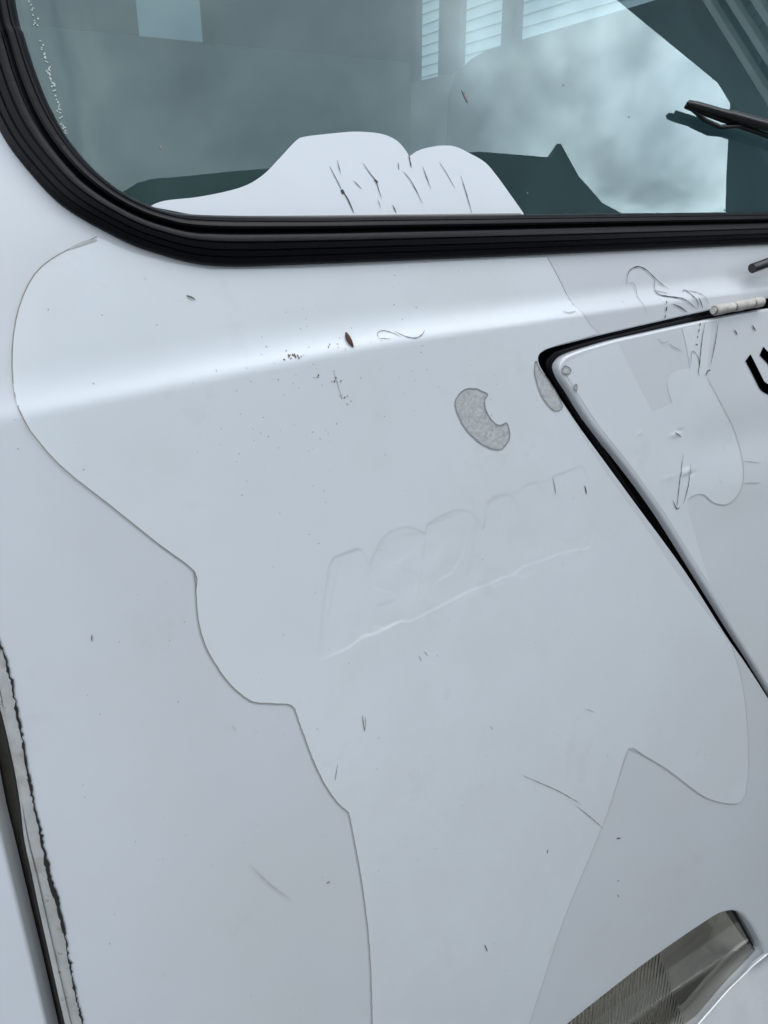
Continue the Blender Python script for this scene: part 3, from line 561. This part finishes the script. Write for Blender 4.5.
p=np.array(dens(crom(lt,5),.002,False)); t=np.gradient(p,axis=0);t/=np.linalg.norm(t,axis=1,keepdims=True);d=np.stack([-t[:,1],t[:,0]],1)*.0064; qq=np.concatenate([p+d,p-d]); mm=len(p)
mb.add(W(PH(qq[:,0],qq[:,1],.0008)),[(i,i+1,mm+i+1,mm+i) for i in range(mm-1)][::1],Wd(Nrm(PH,qq[:,0],qq[:,1]))); o=mb.build('letter',m_letter,hatch); o['label']='black printed letter U cut by the photo edge'
# dark inside of the hatch opening
mb=MB(); hh=(np.array(ccw(ho_loop))+loop_dir(ccw(ho_loop))*.006).tolist(); sheet(mb,hh,step=.05,off=-.034); mb.build('hatch_recess',m_black,van)
# rubber strip seen inside the gap at the corner
mb=MB(); pr=hits([(760,305.5),(700,317),(650,329),(600,341),(563,352),(553,358),(551,367),(560,384),(590,430),(640,508)],-.006); tube(mb,[W(P(x[0],x[1],-.011)) for x in crom(pr,4)],.0045,8); mb.build('hatch_rubber',m_rubber,van)
# hinge knuckles
hg=bpy.data.objects.new('hinge',None); C.objects.link(hg); hg.parent=van
a=np.array(hit(714,310.5,.008)); b=np.array(hit(762,301.5,.008)); kn=None
pa,pb=Vector(W(P(a[0],a[1],.008))),Vector(W(P(b[0],b[1],.008))); ax=(pb-pa)/5
for k in range(5):
    mb=MB(); c=pa+ax*k; q=[c+ax*.03,c+ax*.08,c+ax*.5,c+ax*.9,c+ax*.96]; rr=.0066 if k%2==0 else .0061; tube(mb,q,[rr*.8,rr,rr,rr,rr*.8],16); mb.build('knuckle',m_hinge,hg)
mb=MB(); cyl(mb,pa-ax*.12,pb+ax*.1,.0042,12); mb.build('pin',m_hinge,hg)
# wiper ---------------------------------------------------------
wp=bpy.data.objects.new('wiper',None); C.objects.link(wp); wp.parent=van
def wpt(x,y,o_): s_,v_=hit(x,y,o_); return Vector(W(P(s_,v_,o_)))
A0=wpt(689,103.5,.012); A1=wpt(766,125,.014); dirw=(A1-A0); A2=A1+dirw*2.2
mb=MB(); ptsb=[A0-dirw*.02,A0,A0+dirw*.1,A0+dirw*.45,A0+dirw*.5,A1,A2]; tube(mb,ptsb,[.002,.004,.005,.005,.0065,.0072,.0072],10); mb.build('blade_frame',m_wiper,wp)
B0=wpt(686,106.5,.004); B1=wpt(768,136,.004); db=B1-B0; mb=MB(); tube(mb,[B0,B0+db*.2,B0+db*.6,B1,B1+db*2],[.003,.0035,.0035,.0035,.0035],8); mb.build('blade_rubber',m_wiper,wp)
mb=MB(); tube(mb,[wpt(690,107,.006),wpt(703,119,.005),wpt(720,127,.005),wpt(740,126,.008)],.0028,8); mb.build('claw',m_wiper,wp)
mb=MB(); tube(mb,[wpt(690,105,.009),wpt(700,110,.008),wpt(712,112,.010)],.0022,8); mb.build('claw',m_wiper,wp)
R0=wpt(752,268.5,.016); R1=wpt(774,260.5,.020); mb=MB(); cyl(mb,R0,R0+(R1-R0)*1.2,.0062,14); R2=R0+(R1-R0)*5; tube(mb,[R0+(R1-R0)*1.2,R2,Vector(W(P(1.45,.2,.03))),A1+dirw*.9],.006,10); mb.build('arm',m_wiper,wp)
mb=MB(); nrm=Vector(Wd(Nrm(P,np.array([1.4]),np.array([.03]))[0])); c=Vector(W(P(1.34,.045,0.))); cyl(mb,c,c+nrm*.03,.014,16); mb.build('pivot',m_wiper,wp)
# headlight ------------------------------------------------------
def PZ(s,V,off=0.): return P(s,V,off+.65*np.maximum(-1.175-V,0.))
BZ=hits([(698,1031),(731,993),(755,969.5),(768,958)],.0015,PZ)
hd=bpy.data.objects.new('headlight',None); C.objects.link(hd); hd.parent=van
LE=-.020
le=hits([(556,1030),(600,994),(640,962),(680,934),(712,911),(724,908),(731,911),(738,922),(747,938),(755,952),(757.5,961),(752,970),(730,996),(700,1030)],LE)
l1=[tuple(p) for p in crom(le,3)]; lens_loop=dens(l1+[(.45,l1[-1][1]-.01),(.27,l1[-1][1]-.01),(.27,l1[0][1]+.01)],.006)
sfl=hit(664,975,LE)[0]
fa,fb=hit(655,957,LE),hit(670,1000,LE)
def PL(s,V,off=0.):
    fl_=sst((fa[0]+(fb[0]-fa[0])*(V-fa[1])/(fb[1]-fa[1])-s+.015)/.02); return P(s,V,off+fl_*.0009*np.sin(s*2*math.pi/.0080))
mb=MB(); sheet(mb,lens_loop,(),np.arange(.27,1.1,.0013),np.arange(-1.3,-.9,.03),PL,LE-.004,True); sheet(mb,lens_loop,step=.02,off=LE); mb.build('lens',m_lens,hd)
mb=MB(); lip(mb,lens_loop,True,.002,.02,P,LE); mb.build('lens_gasket',m_black,hd)
# reflector: stepped faceted bowl, corners given as (s,V,depth)
def rf(x,y,o_): s_,v_=hit(x,y,o_); return Vector(W(P(s_,v_,o_)))
s0=.30
def rp(s_,v_,o_): return Vector(W(P(s_,v_,o_)))
vt,vb=l1[0][1],l1[-1][1]
q=hit(716,955,-.075); qs,qv=q
B_,C_,D_=hit(722,907,LE-.006),hit(758,961,LE-.006),hit(700,1031,LE-.006)
top=[rp(s0,B_[1]+.01,LE-.007),rp(*B_,LE-.007),rp(*C_,LE-.007),rp(*D_,LE-.007),rp(s0,D_[1],LE-.007)]
mid=[rp(s0,qv+.035,-.085),rp(qs-.03,qv+.035,-.085),rp(qs,qv,-.080),rp(qs-.03,qv-.07,-.06),rp(s0,qv-.07,-.06)]
low=[rp(s0,qv-.01,-.098),rp(qs-.06,qv-.01,-.098),rp(qs-.02,qv-.015,-.095),rp(qs-.06,qv-.05,-.08),rp(s0,qv-.05,-.08)]
vv=top+mid+low; ff=[]
for r_ in (0,5):
    for k in range(5): ff.append((r_+k,r_+(k+1)%5,r_+5+(k+1)%5,r_+5+k))
ff.append((10,11,12,13,14)); mesh_obj('reflector',vv,[f_[::-1] for f_ in ff],m_chrome,hd,None,False)
mb=MB(); c0=rp(.62,(vt+vb)/2,-.06); 
for k in range(5): pass
ring=[]; 
for i,(rr,dp) in enumerate([(.105,-.035),(.095,-.06),(.07,-.085),(.035,-.10),(.012,-.105)]):
    for k in range(28): t=2*math.pi*k/28; ring.append(rp(.50+rr*math.cos(t),(vt+vb)/2+rr*.95*math.sin(t),dp))
mesh_obj('reflector_bowl',ring,[(i*28+k,(i+1)*28+k,(i+1)*28+(k+1)%28,i*28+(k+1)%28) for i in range(4) for k in range(28)],m_chrome,hd)
mb=MB(); cyl(mb,rp(.50,(vt+vb)/2,-.10),rp(.50,(vt+vb)/2,-.05),.012,12); mb.build('bulb',m_lens,hd)
mb=MB(); gk=hits([(769,951),(765,961),(756,970.5),(735,992.5),(706,1026.5),(690,1046)]); ribbon(mb,gk,.006,P,.0035,False); mb.build('lens_gasket',m_black,hd)
mb=MB(); tube(mb,[rf(730,908,-.032),rf(742,930,-.034),rf(752,948,-.030),rf(756,957,-.018),rf(752,966,-.010),rf(731,990,-.009),rf(702,1023,-.009),rf(680,1048,-.009)],.0048,8); mb.build('lens_gasket',m_black,hd)
# silver bezel below and right of the lens
bz=[(.28,BZ[0][1]-.02)]+[(a-.001,b+.005) for a,b in BZ]+[(1.40,-1.12),(1.40,-1.46),(.28,-1.46)]; mb=MB(); sheet(mb,dens(ccw(bz),.01),(),step=.02,fn=PZ,off=.0015); lip(mb,dens(ccw(bz),.01),True,.002,.004,PZ,off=.0015); mb.build('bezel',m_bezel,hd)
# lower valance, bumper, wheels so that the van stands on the ground
for x in (cx0+.14,2*MIDS-cx0-.14):
    for y in (.75,2.3):
        mb=MB(); cyl(mb,(x-.10,y,.36),(x+.10,y,.36),.36,40); w_=mb.build('wheel',m_tyre,van); mb=MB(); cyl(mb,(x-.105,y,.36),(x+.105,y,.36),.2,30); mb.build('rim',m_bezel,w_)
# ------------------------------------------------------------------ small loose things lying on the panel
def frag(name,label,cat,px,w,mt,th):
    sv=hits(px); p=np.array(dens(crom(sv,4),.001,False)); mm=len(p); u=np.linspace(0,1,mm); r=w*np.clip(np.sin(math.pi*np.clip(u,.06,.97)),.15,1)**.7
    mb=MB(); tube(mb,[Vector(W(P(a[0],a[1],th*.6+.0013*math.sin(k/mm*3.1)))) for k,a in enumerate(p)],list(r),8); o=mb.build(name,mt,None); o['label']=label; o['category']=cat; return o
frag('dead_leaf_fragment','small curled brown leaf scrap lying on the bright crease below the windscreen','leaf scrap',[(345.5,332.5),(346.5,337),(349,342),(352.5,347)],.0026,mat('dead_leaf',(.10,.045,.025),.8,var=.4,vscale=300),.002)
frag('straw_fragment','thin dark straw stuck to the panel under the rounded corner of the seal','twig',[(186,295.5),(190,297),(195,299.5)],.0006,mat('straw',(.13,.11,.09),.8),.0012)
